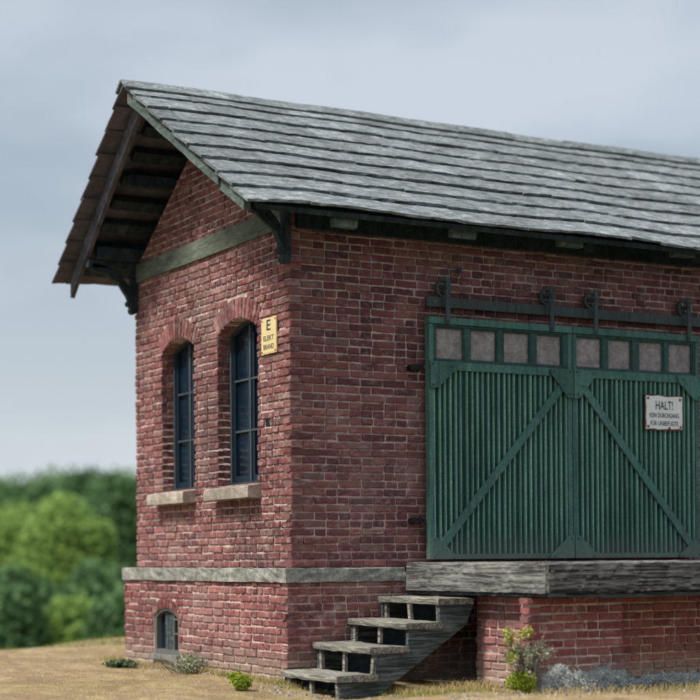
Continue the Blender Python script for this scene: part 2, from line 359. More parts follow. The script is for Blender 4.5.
# ------------------------------------------------------------------ ground
def grow(a, b, step, lim, g=1.25):
    core = list(np.arange(a, b, step)); r = []; s = step; x = core[-1]
    while x < lim: s *= g; x += s; r.append(x)
    l = []; s = step; x = core[0]
    while x > -lim: s *= g; x -= s; l.append(x)
    return np.array(l[::-1] + core + r)
gx = grow(-7, 7, .09, 2500); gy = grow(-6, 9, .09, 2500)
GX, GY = np.meshgrid(gx, gy)
def fbm(x, y, sc, seed=0, octv=4):
    r = np.random.default_rng(seed); z = np.zeros_like(x, float); a = 1
    for o in range(octv):
        for _ in range(5):
            an = r.uniform(0, 6.28); k = sc*2**o*r.uniform(.7, 1.3); z += a*np.sin((x*math.cos(an)+y*math.sin(an))*k + r.uniform(0, 6.28))/5
        a *= .5
    return z
def ground_z(x, y):
    x = np.asarray(x, float); y = np.asarray(y, float)
    near = np.exp(-((np.maximum(np.abs(x-1)-9, 0))**2 + (np.maximum(np.abs(y)-9, 0))**2)/60)
    z = near*(.022*fbm(x, y, 1.1, 1) + .018*fbm(x, y, 5, 2, 4))
    crest = 6.0 + .35*np.sin(x*.5+1)
    t = np.maximum(y - crest, 0)
    drop = np.where(t < 3, .045*t*t, .405 + .27*(t-3)); drop = np.minimum(drop, 6.5 - 6.5*np.exp(-drop/6.5) + 0*drop)
    z = z - drop*1.0
    z = z + .15*np.exp(-((x-1.3)**2/1.6 + (y-5.8)**2/2.2))         # the bank by the far corner
    z = z - .075*np.exp(-((x+.25)**2/.45 + (y+1.0)**2/.5))                # trodden hollow before the bottom step
    far = np.clip((np.hypot(x, y)-110)/400, 0, 1); z = z + far*5*np.sin(x*.006)*np.cos(y*.005)
    return z
GZ = ground_z(GX, GY)
nv_, nu_ = GX.shape
V_ = np.stack([GX, GY, GZ], -1).reshape(-1, 3)
I_ = np.arange(nv_*nu_).reshape(nv_, nu_)
F_ = np.stack([I_[:-1,:-1], I_[:-1,1:], I_[1:,1:], I_[1:,:-1]], -1).reshape(-1, 4)
m, nt, b = new_mat('dry_sandy_soil'); M['soil'] = m
a1 = noise(nt, .55, det=5, rough=.6); a2 = noise(nt, 7, (1,1,1), det=7, rough=.7); a3 = noise(nt, 55, det=4)
c = ramp(nt, a2, [(.3, (.32,.215,.11)), (.5, (.50,.365,.205)), (.7, (.66,.52,.33))])
c = mix(nt, ramp(nt, a1, [(.42, 0), (.62, .6)]), c, (.34,.28,.11))
c = mix(nt, ramp(nt, noise(nt, 2.2, (1,.5,1), det=6, rough=.7), [(.44, .55), (.56, 0)]), c, (.23,.15,.08))
c = mix(nt, 1.0, c, ramp(nt, a3, [(.3, .7), (.7, 1.25)]), 'MULTIPLY')
pos = N(nt, 'ShaderNodeNewGeometry'); sx = N(nt, 'ShaderNodeSeparateXYZ'); nt.links.new(pos.outputs['Position'], sx.inputs[0])
mr = N(nt, 'ShaderNodeMapRange'); mr.inputs[1].default_value = 8; mr.inputs[2].default_value = 16; nt.links.new(sx.outputs[1], mr.inputs[0])
c = mix(nt, mr.outputs[0], c, (.055,.095,.03))
ds = N(nt, 'ShaderNodeVectorMath', operation='LENGTH'); nt.links.new(pos.outputs['Position'], ds.inputs[0])
dr_ = N(nt, 'ShaderNodeMapRange'); dr_.inputs[1].default_value = 6.5; dr_.inputs[2].default_value = 10; nt.links.new(math_(nt, 'ADD', ds.outputs['Value'], math_(nt, 'MULTIPLY', a1, 2.5)), dr_.inputs[0])
sn = N(nt, 'ShaderNodeMapRange'); sn.inputs[1].default_value = 1.5; sn.inputs[2].default_value = -3.5; nt.links.new(sx.outputs[1], sn.inputs[0])
c = mix(nt, math_(nt, 'MULTIPLY', dr_.outputs[0], sn.outputs[0]), c, (.075,.085,.045))  # unseen ground on the camera side, darkened to cut warm bounce light
nt.links.new(c, b.inputs['Base Color']); b.inputs['Roughness'].default_value = .95
bump(nt, b, math_(nt, 'ADD', a2, a3), 1.0, .05)
me = bpy.data.meshes.new('ground'); me.from_pydata(V_.tolist(), [], F_.tolist()); me.materials.append(m); me.shade_smooth()
go = bpy.data.objects.new('ground', me); col.objects.link(go); tag(go, 'dry sandy ground with thin grass around the brick building', kind='structure')

# ================================================================== BUILDING
W = 3.46; X1 = 9.0
SL = .6385                                     # roof slope
def roof_z(y, add=0): return 5.415 - abs(y - W/2)*SL + add
bld = empty('brick_goods_shed', (0, 0, 0), label='old red brick goods shed with slate roof and green sliding doors', cat='building')
ZW = .98
# --- gable windows
OPN = [(2.39, .77, 1.73, 3.10, .105), (1.05, .82, 1.73, 3.115, .115)]
GO = (0, 0, 0)
ex_ = [opening_excl(u, w_, zb, zs, r_, .2) for u, w_, zb, zs, r_ in OPN]
iron_hole = (.40, .50, 2.21, 2.30)
def gable_excl(z):
    r = [f(z) for f in ex_]; r = [q for q in r if q]
    if iron_hole[2]-.02 < z < iron_hole[3]: r.append((iron_hole[0], iron_hole[1]))
    return r
def gable_span(z):
    if z < 4.1: return (0, W)
    d = (z - 4.02)/SL
    return (d + .02, W - d - .02)
mb = MB()
brick_field(mb, GO, (0,1,0), (-1,0,0), ZW+.004, 5.05, gable_span, gable_excl, corner0=True, phase=1)
gw = mb.build('gable_wall', M['brick'], bld)
for u, w_, zb, zs, r_ in OPN:
    mb = MB(); arch_ring(mb, GO, (0,1,0), (-1,0,0), u, w_, zs, r_, .19, 13, .19); mb.build('window_arch', M['brick'], bld)
# jamb reveals: far jamb faces -Y, near jamb faces +Y
for u, w_, zb, zs, r_ in OPN:
    for O, U_, Nn in (((.058, u+w_/2+.008, 0), (1,0,0), (0,-1,0)), ((.058, u-w_/2-.008, 0), (1,0,0), (0,1,0))):
        mb = MB(); brick_field(mb, O, U_, Nn, zb+.01, zs+.03, lambda z: (0, .075), None, skirt=.03); mb.build('window_reveal', M['brick'], bld)
poly = [(.018, ZW), (W-.012, ZW), (W-.012, 4.03), (W/2, 5.14), (.018, 4.03)]
slab('gable_mortar', poly, [opening_outline(u, w_+.044, zb-.0, zs, r_) for u, w_, zb, zs, r_ in OPN] +
     [[(iron_hole[0], iron_hole[2]), (iron_hole[1], iron_hole[2]), (iron_hole[1], iron_hole[3]), (iron_hole[0], iron_hole[3])]],
     lambda u, v, d: (.0130 + d, u, v), .26, M['mortar'], bld)
# --- front wall
mb = MB()
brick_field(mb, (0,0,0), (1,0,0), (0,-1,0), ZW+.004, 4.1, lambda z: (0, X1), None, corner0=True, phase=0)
mb.build('front_wall', M['brick_front_shaded'], bld)
mb = MB(); mb.box((.28, .0130, ZW), (X1, .27, 4.12)); mb.box((.0145, .0130, ZW), (.28, .03, 4.03)); mb.build('front_mortar', M['mortar_front_shaded'], bld)
# rear and end walls (seen only from elsewhere)
mb = MB(); brick_field(mb, (0, W, 0), (1,0,0), (0,1,0), ZW+.004, 4.1, lambda z: (.12, X1), None)
mb.box((.28, W-.27, ZW), (X1, W-.0105, 4.12)); mb.build('rear_wall', M['brick'], bld)
mb = MB(); mb.prism([(X1, .3, ZW), (X1, W-.3, ZW), (X1, W-.3, 4.1), (X1, W/2, 5.15), (X1, .3, 4.1)], (-.25, 0, 0)); mb.build('end_wall', M['brick'], bld)
mb = MB(); mb.box((.3, .3, ZW-.05), (X1-.3, W-.3, ZW)); mb.build('floor_slab', M['dark_wood'], bld)
# --- plinth
PQ = .10
pw = (2.50, .62, .13, .50, .085)                # cellar window: centre, width, sill, spring, rise
pex = opening_excl(*pw, .10)
mb = MB()
brick_field(mb, (-PQ, -PQ, 0), (0,1,0), (-1,0,0), -.14, .855, lambda z: (0, W+2*PQ), lambda z: [(a+PQ, b_+PQ) for a, b_ in ([pex(z)] if pex(z) else [])], corner0=True, phase=1)
arch_ring(mb, (-PQ, 0, 0), (0,1,0), (-1,0,0), pw[0], pw[1], pw[3], pw[4], .095, 13, .1)
brick_field(mb, (-PQ, -PQ, 0), (1,0,0), (0,-1,0), -.14, .855, lambda z: (0, X1), None, corner0=True, phase=0)
brick_field(mb, (-PQ, W+PQ, 0), (1,0,0), (0,1,0), -.14, .855, lambda z: (.12, X1), None)
mb.build('plinth', M['brick_plinth'], bld)
slab('plinth_mortar', [(-PQ+.018, -.3), (W+PQ-.012, -.3), (W+PQ-.012, .86), (-PQ+.018, .86)], [opening_outline(*pw)],
     lambda u, v, d: (-PQ + .0120 + d, u, v), .2, M['mortar_pale'], bld)
mb = MB(); mb.box((-PQ+.23, -PQ+.0125, -.3), (X1, .2, .86)); mb.box((-PQ+.0130, -PQ+.0125, -.3), (-PQ+.23, -PQ+.03, .86)); mb.box((-PQ+.23, W-.1, -.3), (X1, W+PQ-.0105, .86)); mb.build('plinth_mortar', M['mortar_pale'], bld)
# base course of stone
def rough_strip(name, x0, x1, axis, fixed, z0, z1, th, mat, parent, seg=.09, am=.004):
    """long stone/timber with slightly wandering arrises; axis 'x' or 'y'; th = other horizontal extent"""
    n = max(2, int((x1-x0)/seg)); xs = np.linspace(x0, x1, n); v = []; f = []
    zz = np.linspace(z0, z1, 4)
    prof = [(0, z0), (0, zz[1]), (0, zz[2]), (0, z1-(.02 if seg < .08 else .006)), ((.035 if seg < .08 else .008), z1), (th, z1), (th, z0)]
    for i, x in enumerate(xs):
        for k, (d, z) in enumerate(prof):
            dd = fixed + math.copysign(1, th)*0 + d + (rng.normal(0, am) if k < 5 else 0); zj = z + rng.normal(0, am*.6)
            v.append((x, dd, zj) if axis == 'x' else (dd, x, zj))
    k = len(prof)
    for i in range(n-1):
        for j in range(k): f.append((i*k+j, (i+1)*k+j, (i+1)*k+(j+1) % k, i*k+(j+1) % k))
    f += [tuple(range(k)), tuple((n-1)*k+j for j in range(k))[::-1]]
    mb = MB(); mb.add(v, f); return mb
e = .018
mb = rough_strip('', -PQ-e, W+PQ+e, 'y', -PQ-e, .857, .978, .118, None, None)
mb.build('base_course', M['stone'], bld)
rough_strip('', -.0, 1.055, 'x', -PQ-e, .857, .976, .12, None, None).build('base_course', M['stone'], bld)
rough_strip('', 1.2, X1, 'x', -PQ-e+.02, .857, .974, .11, None, None).build('base_course', M['stone'], bld)
# --- gable band
mb = rough_strip('', .0, W, 'y', -.022, 3.89, 4.075, .05, None, None, .2, .002); mb.build('tie_beam', M['band'], bld)
# --- windows
def gable_window(u, w_, zb, zs, r_):
    d0 = .125
    f = MB(); t = .032
    out_ = opening_outline(u, w_, zb, zs, r_, 16); inn = opening_outline(u, w_-2*t, zb+t, zs-.01, r_*.86, 16)
    n = len(out_)
    for i in range(n):
        a, b_ = out_[i], out_[(i+1) % n]; c_, d_ = inn[(i+1) % n], inn[i]
        f.prism([(d0, *a), (d0, *b_), (d0, *c_), (d0, *d_)], (.06, 0, 0), .5)
    fr = f.build('window', M['frame_grey'], bld)
    s = MB(); y0 = u - w_/2 + t; y1 = u + w_/2 - t; z0 = zb + t
    for ya, yb in ((y0+.004, u-.022), (u+.022, y1-.004)):
        top = zs - .02
        s.box((d0+.02, ya, z0+.003), (d0+.05, ya+.045, top+.02)); s.box((d0+.02, yb-.045, z0+.003), (d0+.05, yb, top+.02))
        s.box((d0+.02, ya+.045, z0+.003), (d0+.05, yb-.045, z0+.06))
    s.build('sash', M['frame_blue'], fr)
    for k in (1, 2):
        z = z0 + (zs + .05 - z0)*k/3
        for ya, yb in ((u+.016, y1-.05), (y0+.05, u-.016)):
            g = MB(); g.box((d0+.012, ya, z-.009), (d0+.03, yb, z+.009)); g.build('glazing_bar', M['frame_grey'], fr)
    g = MB(); g.box((d0+.008, u-.014, z0), (d0+.052, u+.014, zs+r_-.05)); g.build('mullion', M['frame_grey'], fr)
    gl = MB(); gl.prism([(d0+.04, a, z) for a, z in inn], (.008, 0, 0)); gl.build('pane', M['glass'], fr)
    sl = MB(); sl.prism([(d0-.005, u-w_/2, zb+.0), (d0-.005, u+w_/2, zb), (d0-.02, u+w_/2, zb+.03), (d0-.02, u-w_/2, zb+.03)], (.05, 0, 0)); sl.build('frame_sill', M['frame_grey'], fr)
for o_ in OPN: gable_window(*o_)
for (ya, yb) in ((1.985, 2.885), (.585, 1.52)):
    s = MB(); n = 9; v = []
    ys = np.linspace(ya, yb, n); pr_ = [(.16, 1.60), (-.125, 1.60), (-.128, 1.645), (-.125, 1.695), (-.115, 1.704), (.16, 1.73)]
    for y in ys:
        for x, z in pr_: v.append((x + rng.normal(0, .002), y, z + rng.normal(0, .0018)))
    k = len(pr_); f = [(i*k+j, (i+1)*k+j, (i+1)*k+(j+1) % k, i*k+(j+1) % k) for i in range(n-1) for j in range(k)]
    f += [tuple(range(k)), tuple((n-1)*k+j for j in range(k))[::-1]]
    s.add(v, f); s.build('window_sill', M['sill'], bld)
# cellar window
u, w_, zb, zs, r_ = pw
f = MB(); o1 = opening_outline(u, w_, zb, zs, r_, 14); i1 = opening_outline(u, w_-.10, zb+.05, zs-.008, r_*.8, 14)
for i in range(len(o1)):
    a, b_ = o1[i], o1[(i+1) % len(o1)]; c_, d_ = i1[(i+1) % len(o1)], i1[i]
    f.prism([(-PQ+.02, *a), (-PQ+.02, *b_), (-PQ+.02, *c_), (-PQ+.02, *d_)], (.06, 0, 0), .5)
cw = f.build('cellar_window', M['frame_grey'], bld)
f = MB()
for k in range(3): f.box((-PQ+.05+.004*(k % 2), u-.11+.075*k, zb+.055), (-PQ+.07, u-.04+.075*k, zs+.05), .002)
f.build('shutter', M['stringer'], cw)
f = MB(); f.box((-PQ+.04, u-.13, zb+.05), (-PQ+.065, u-.11, zs+.06)); f.box((-PQ+.04, u-.26, zb+.20), (-PQ+.06, u-.13, zb+.215)); f.box((-PQ+.04, u-.26, zb+.34), (-PQ+.06, u-.13, zb+.355))
f.build('glazing_bar', M['frame_grey'], cw)
f = MB(); f.prism([(-PQ+.075, a, z) for a, z in i1], (.008, 0, 0)); f.build('pane', M['glass'], cw)
f = MB(); f.box((-PQ-.03, u-w_/2-.03, zb-.05), (-PQ+.08, u+w_/2+.02, zb), .004); f.build('cellar_sill', M['stone'], bld)
# black plug for the dark of the wall hole, then iron door stops
f = MB(); f.box((.012, .405, 2.215), (.09, .495, 2.295)); f.build('hole_dark_plug', M['black_iron'], bld)
for z in (2.735, 1.385):
    f = MB(); f.cyl((1.19, -.0, z), (1.19, -.06, z), .03, n=12); f.box((1.15, -.075, z-.018), (1.29, -.055, z+.018)); f.cyl((1.25, -.05, z-.03), (1.25, -.05, z+.03), .016)
    f.build('door_stop', M['black_iron'], bld)
f = MB()
for k in range(14):
    a = k*2*math.pi/14
    a2 = a + 2*math.pi/14
    f.bar((1.71+.022*math.cos(a), -.02, 3.64+.022*math.sin(a)), (1.71+.022*math.cos(a2), -.02, 3.64+.022*math.sin(a2)), .01, .01, (0,1,0), .5)
f.cyl((1.71, .0, 3.64), (1.71, -.03, 3.64), .008); f.build('wall_ring', M['frame_grey'], bld)

# ------------------------------------------------------------------ roof
roof = MB(); NC = 9
ca = 1/math.sqrt(1+SL*SL); sa = SL*ca; SLEN = (W/2 + .58)/ca
EXPO = SLEN/NC
def sag(x, s): return .006*math.sin(x*1.1+.6) + .004*math.sin(x*3.9+2) + (.016*math.sin(x*2.3+1.2))*(s/SLEN)**3
def slates(side, mat, name):
    mb = MB(); Nn = np.array((0, -sa*side, ca)); D = np.array((0, -ca*side, -sa)); top = np.array((0, W/2, 5.415))
    for c_ in range(NC):
        s1 = SLEN - c_*EXPO + (.0 if c_ else 0); s0 = max(s1 - EXPO - .06, 0)
        fr = s1/SLEN; xv = -.81 + (.81-.67)*fr + rng.uniform(-.012, .012)*(1 if side > 0 else .5) - (.0 if side > 0 else .02)
        x = xv; off = rng.uniform(.4, 1); first = True
        lift = rng.uniform(.020, .034) if side > 0 else rng.uniform(.010, .016)
        while x < X1 + .2:
            wd = (.30*off if first else rng.uniform(.26, .42)); first = False
            g = .0015; nx = 5; ny = 4
            xs = np.linspace(x+g*.5, x+wd-g*.5, nx); c = rng.random(); j0 = rng.normal(0, .006); tilt = rng.normal(0, .003); up = rng.normal(0, .0012)
            v = []
            for th in (0, 1):
                for jy in range(ny):
                    for ix, xx in enumerate(xs):
                        t = jy/(ny-1); s = s0 + (s1 + j0 + tilt*(ix-2)/2 + (rng.normal(0, .006)) - s0)*t
                        hh = (lift + .006)*t + up - .002 + (.0 if th == 0 else (-.027 if side > 0 else -.02)) + sag(xx, s) + rng.normal(0, .0012)
                        if th == 0 and t == 1: hh -= .004
                        v.append(top + D*s + Nn*hh + np.array((xx, 0, 0)))
            I = np.arange(nx*ny).reshape(ny, nx); K = nx*ny; f = []
            for jy in range(ny-1):
                for ix in range(nx-1):
                    q = (I[jy,ix], I[jy,ix+1], I[jy+1,ix+1], I[jy+1,ix]); f.append(q); f.append(tuple(a+K for a in q[::-1]))
            rg = list(I[0]) + list(I[1:, -1]) + list(I[-1, -2::-1]) + list(I[-2:0:-1, 0])
            f += [(rg[a], rg[(a+1) % len(rg)], rg[(a+1) % len(rg)]+K, rg[a]+K) for a in range(len(rg))]
            mb.add(v, f, c); x += wd
    return mb.build(name, mat, bld)
rf = slates(1, M['slate'], 'roof'); rf2 = slates(-1, M['slate_far'], 'roof')
rd = MB(); x = -.83
while x < X1 + .2:
    wd = rng.uniform(.5, .8); o_ = rng.normal(0, .003)
    for side in (1, -1):
        Nn = np.array((0, -sa*side, ca)); D = np.array((0, -ca*side, -sa)); top = np.array((0, W/2, 5.415)); c = rng.random()
        v = []
        for xx in (x, x+wd*.5, x+wd-.006):
            for s, h in ((-.01, .05), (.135, .034), (.135, .016), (-.01, .03)):
                v.append(top + D*s + Nn*(h+o_+sag(xx, .05)) + np.array((xx, 0, 0)) + rng.normal(0, .0015, 3))
        f = [(i*4+j, (i+1)*4+j, (i+1)*4+(j+1) % 4, i*4+(j+1) % 4) for i in (0, 1) for j in range(4)] + [(0,1,2,3), (11,10,9,8)]
        rd.add(v, f, c)
    x += wd
rd.build('ridge_cap', M['slate'], rf)
# battens and rafters, purlins, barge boards
bt = MB()
for side in (1, -1):
    D = np.array((0, -ca*side, -sa)); Nn = np.array((0, -sa*side, ca)); top = np.array((0, W/2, 5.415))
    for s in np.arange(.12, SLEN-.05, .33):
        p = top + D*s + Nn*(-.062); bt.bar(p + (-.46, 0, 0), p + (X1, 0, 0), .13, .07, Nn)
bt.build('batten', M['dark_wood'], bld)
for side in (1, -1):
    D = np.array((0, -ca*side, -sa)); Nn = np.array((0, -sa*side, ca)); top = np.array((0, W/2, 5.415))
    for x in np.arange(.35, X1, 1.28):
        rr = MB(); rr.bar(top + D*.02 + Nn*(-.15) + (x, 0, 0), top + D*(SLEN-.16) + Nn*(-.15) + (x, 0, 0), .10, .12, Nn)
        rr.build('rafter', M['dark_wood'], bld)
mb = MB(); mb.box((.06, -.055, 3.875), (X1, .05, 4.06), .003); mb.build('eave_shade_strip', M['dark_wood'], bld)  # dark strip added over the bricks for the shade under the eaves
# eave boarding under the front slates
eb = MB(); D = np.array((0, -ca, -sa)); Nn = np.array((0, -sa, ca)); top = np.array((0, W/2, 5.415))
eb.bar(top + D*(SLEN-.075) + Nn*(-.055) + (-.55, 0, 0), top + D*(SLEN-.075) + Nn*(-.055) + (X1, 0, 0), .09, .045, Nn)
eb.build('eave_board', M['dark_wood'], bld)
for x0, x1, z0, z1 in ((.2, .42, 3.84, 3.90), (1.37, 1.60, 3.85, 3.92), (2.52, 2.77, 3.87, 3.94), (3.83, 4.08, 3.88, 3.95), (5.1, 5.35, 3.88, 3.95), (6.4, 6.64, 3.88, 3.95)):
    t_ = MB(); t_.box((x0, -.45, z0-.01), (x1, -.37, z1+.0), .006); t_.build('joist_end', M['barge'], bld)
def barge(side, xo, dep0, dep1, mat, s_end):
    mb = MB(); D = np.array((0, -ca*side, -sa)); top = np.array((0, W/2, 5.415)); n = 14; v = []
    for i in range(n+1):
        s = s_end*i/n; dp = dep0 + (dep1-dep0)*i/n; p = top + D*s
        for xx in (xo + .13*s/SLEN, xo + .13*s/SLEN + .045):
            for zz in (-.055, -dp): v.append(p + (xx + rng.normal(0, .0015), 0, zz + rng.normal(0, .003)))
    f = []
    for i in range(n):
        a = i*4; b_ = a+4
        f += [(a, a+1, b_+1, b_), (a+2, b_+2, b_+3, a+3), (a, b_, b_+2, a+2), (a+1, a+3, b_+3, b_+1)]
    f += [(0, 2, 3, 1), (n*4, n*4+1, n*4+3, n*4+2)]
    mb.add(v, f); return mb
b1 = barge(1, -.765, .165, .135, M['barge'], (W/2+.02)/ca).build('barge_board', M['barge'], bld)
mb = MB(); mb.prism([(-.645, .02, roof_z(.02, -.05)), (-.645, -.46, roof_z(-.46, -.045)), (-.645, -.455, 3.885), (-.645, .02, 4.15)], (.06, 0, 0)); mb.build('barge_end', M['barge'], b1)
barge(-1, -.65, .24, .24, M['barge_far'], (W/2+.46)/ca).build('barge_board', M['barge_far'], bld)
# purlins carried through the gable
pl = MB()
for y, dz in ((.10, -.28), (W-.10, -.28)):
    pl.box((-.45, y-.06, roof_z(y, dz)), (X1, y+.06, roof_z(y, dz)+.12), .003)
for y in (.95, W-.95): pl.box((-.45, y-.05, roof_z(y, -.25)), (.2, y+.05, roof_z(y, -.14)), .003)
pl.box((-.5, W/2-.05, 5.415-.28), (.2, W/2+.05, 5.415-.12)); pl.build('purlin', M['dark_wood'], bld)
# carved brackets
def bracket(y, k=1.0):
    mb = MB(); th = .075
    zt = roof_z(.1, -.28)
    def P(pts): return [(a, y-th/2, z) for a, z in pts]
    mb.box((-.06, y-th/2-.008, 3.60), (-.004, y+th/2+.01, zt))          # wall post
    outer = []; n = 14
    for i in range(n+1):                                              # scalloped quarter curve
        t = i/n; ang = t*math.pi/2; r_ = 1 + .05*abs(math.sin(t*math.pi*4))
        outer.append((-.07 - .44*k*(1-math.cos(ang))*1.0, 3.60 + (zt-.07-3.60)*math.sin(ang)*1.0))
    low = [(x - 0*.01, z - (.024 + .02*abs(math.sin(i*math.pi/3.5)))) for i, (x, z) in enumerate(outer)]
    up = [(x + .035, min(z + .03, zt-.01)) for x, z in outer]
    for i in range(n):
        mb.prism(P([low[i], low[i+1], up[i+1], up[i]]), (0, th, 0), .5)
    mb.box((-.09-.44*k, y-th/2, zt-.075), (-.004, y+th/2, zt-.002))
    for (cx, cz, r_) in ((-.045, 3.605, .038), (-.085, 3.675, .03)): mb.cyl((cx, y-th/2-.006, cz), (cx, y+th/2+.006, cz), r_, n=12)
    mb.bar((-.36, y, zt-.05), (-.06, y, 3.80), .06, .04, (0,1,0))
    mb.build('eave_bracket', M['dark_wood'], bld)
bracket(.0, .72); bracket(W-.05)

# ------------------------------------------------------------------ door rail and doors
YD = -.12
rl = MB(); rl.box((1.32, -.085, 3.285), (4.95, -.06, 3.372), .0015)
for x in (1.4, 2.3, 3.6, 4.6): rl.cyl((x, .0, 3.33), (x, -.09, 3.33), .018)
rl.build('door_rail', M['iron'], bld)
def leaf(x0, x1, pan, hang, flip):
    top, bot = 3.19, 1.042
    f = MB()
    f.box((x0, YD-.012, 3.128), (x1, -.045, top), .002)                 # head rail
    f.box((x0, YD, bot+.0), (x0+.045, -.05, 3.126), .0015); f.box((x1-.045, YD, bot), (x1, -.05, 3.126), .0015)
    f.box((x0+.045, YD, 2.722), (x1-.045, -.05, 2.795), .0015); f.box((x0+.045, YD, bot), (x1-.045, -.05, bot+.045), .0015)
    dr = f.build('sliding_door', M['green_lt'], bld, bevel=.003)
    f = MB()
    f.box((x0+.047, YD+.032, bot+.047), (x1-.047, YD+.05, 2.72)); f.build('boarding', M['panel'], dr)
    f = MB(); n = int(round((x1-x0-.12)/.0575)); 
    for i in range(n+1):
        xx = x0 + .06 + (x1-x0-.12)*i/n; a = .0078 + rng.normal(0, .0011); c = rng.random(); k = rng.normal(0, .0022)
        f.prism([(xx-a+k, YD+.032, bot+.047), (xx+a+k, YD+.032, bot+.047), (xx+a*.7+k, YD+.010, bot+.047), (xx-a*.7+k, YD+.010, bot+.047)], (rng.normal(0, .002), 0, 2.722-bot-.049), c)
    f.build('rib', M['rib'], dr)
    # glazed strip
    zb, zt = 2.815, 3.118
    f = MB(); yy = YD+.006
    f.box((x0+.047, yy, 2.797), (x1-.047, -.06, zb), .001); f.box((x0+.047, yy, zt-.012), (x1-.047, -.06, 3.126), .001)
    ed = [x0+.047] + [v for p in pan for v in p] + [x1-.047]
    for i in range(0, len(ed), 2): f.box((ed[i], yy+(0 if i in (0, len(ed)-2) else .004), zb+.001), (ed[i+1], -.06, zt-.013), .001)
    fr = f.build('window_strip', M['green'], dr, bevel=.002)
    for a, b_ in pan:
        for (p0, p1) in (((a, zb), (a+.012, zt-.012)), ((b_-.012, zb), (b_, zt-.012)), ((a+.012, zt-.026), (b_-.012, zt-.012)), ((a+.012, zb), (b_-.012, zb+.012))):
            f = None
        g = MB(); g.box((a-.003, YD+.036, zb-.002), (b_+.003, YD+.040, zt-.008)); g.build('pane', M['pane'], dr)
    bd = MB()
    for a, b_ in pan:
        for (p0, p1) in (((a, zb), (a+.011, zt-.013)), ((b_-.011, zb), (b_, zt-.013)), ((a+.011, zt-.025), (b_-.011, zt-.013)), ((a+.011, zb), (b_-.011, zb+.011))):
            bd.box((p0[0], YD+.018, p0[1]), (p1[0], YD+.035, p1[1]), .0008)
    bd.build('glazing_bead', M['green'], dr)
    # brace
    xa, xb = (x0+.10, x1-.10) if not flip else (x1-.10, x0+.10)
    f = MB(); f.bar((xa, YD-.001, 1.14), (xb, YD-.001, 2.65), .075, .024, (0, 1, 0)); f.build('brace', M['green_lt'], dr, bevel=.003)
    # gusset plates
    yg = YD - .026; t = .012
    def gus(pts, bolts):
        g = MB(); g.prism([(a, yg, z) for a, z in pts], (0, t, 0)); gp = g.build('gusset', M['green_lt'], dr, bevel=.002)
        for bx, bz in bolts:
            q = MB(); q.cyl((bx, yg-.008, bz), (bx, yg, bz), .010, n=8); q.build('bolt', M['iron'], gp)
    inner = x1 if not flip else x0; outer = x0 if not flip else x1; s = 1 if not flip else -1
    g1 = inner - s*.001
    gus([(outer, 2.795), (outer+s*.285, 2.795), (outer+s*.27, 2.725), (outer+s*.08, 2.56), (outer, 2.555)], [(outer+s*.03, 2.77), (outer+s*.22, 2.755), (outer+s*.03, 2.585)])
    gus([(outer, bot), (outer+s*.265, bot), (outer+s*.265, bot+.03), (outer+s*.06, 1.235), (outer, 1.245)], [(outer+s*.03, 1.07), (outer+s*.23, 1.062), (outer+s*.03, 1.215)])
    gus([(g1, 2.795), (g1-s*.255, 2.785), (g1-s*.255, 2.745), (g1-s*.06, 2.525), (g1, 2.52)], [(g1-s*.22, 2.765), (g1-s*.03, 2.77), (g1-s*.04, 2.56), (g1-s*.10, 2.64)])
    gus([(g1, bot), (g1-s*.27, bot), (g1-s*.27, bot+.025), (g1-s*.06, 1.25), (g1, 1.255)], [(g1-s*.03, 1.225), (g1-s*.22, 1.062)])
    for hx in hang:
        h = MB(); h.box((hx-.022, YD-.030, 3.135), (hx+.022, YD-.016, 3.548), .001); h.cyl((hx, YD-.040, 3.155), (hx, YD-.03, 3.155), .010, n=8)
        ho = h.build('door_hanger', M['iron'], dr)
        wl = MB(); n = 22; zc = 3.452; ro, ri = .082, .060
        for i in range(n):
            a, b_ = 2*math.pi*i/n, 2*math.pi*(i+1)/n
            pt = lambda t_, r_: (hx + r_*math.sin(t_), -.085, zc + r_*math.cos(t_))
            wl.prism([pt(a, ro), pt(b_, ro), pt(b_, ri), pt(a, ri)], (0, .035, 0), .5)
        for i in range(5):
            a = 2*math.pi*i/5 + .3; wl.bar((hx, -.068, zc), (hx+ri*math.sin(a), -.068, zc+ri*math.cos(a)), .014, .012, (0,1,0), .5)
        wl.cyl((hx, YD-.04, zc), (hx, -.05, zc), .014)
        wl.build('hanger_wheel', M['iron'], ho)
leaf(1.318, 2.878, [(1.399,1.698), (1.762,2.054), (2.119,2.417), (2.484,2.778)], (1.505, 2.638), False)
leaf(2.886, 4.402, [(2.934,3.240), (3.306,3.591), (3.674,3.978), (4.033,4.331)], (3.142, 4.262), True)

# ================================================================== PLATFORM
plat = empty('loading_platform', (1.06, -2.2, 0), label='raised loading platform of grey timber beams on brick piers in front of the green doors', cat='platform')
PX0, PY0 = 1.06, -2.2
mb = rough_strip('', PY0+.004, -.125, 'y', PX0, .775, 1.018, .16, None, None, .06, .0035); mb.build('end_beam', M['beam_y'], plat)
mb = rough_strip('', PX0+.012, 9.0, 'x', PY0-.03, .775, 1.020, .2, None, None, .06, .004); mb.build('front_beam', M['beam_x'], plat)
mb = rough_strip('', PY0-.02, -.125, 'y', PX0+.025, .745, .772, .16, None, None, .1, .002)
mb.build('bearer', M['stringer'], plat)
rough_strip('', PX0+.2, 9.0, 'x', PY0-.012, .735, .772, .2, None, None, .1, .002).build('bearer', M['stringer'], plat)
dk = MB(); y = PY0 + .172
x = PX0 + .165
while x < 9.0:
    wd = rng.uniform(.17, .21); dk.box((x, PY0+.172, .975+rng.normal(0, .002)), (x+wd-.008, -.125, 1.014+rng.normal(0, .003)), .001); x += wd
dk.build('deck', M['beam_y'], plat)
mb = MB()
PF = -1.96
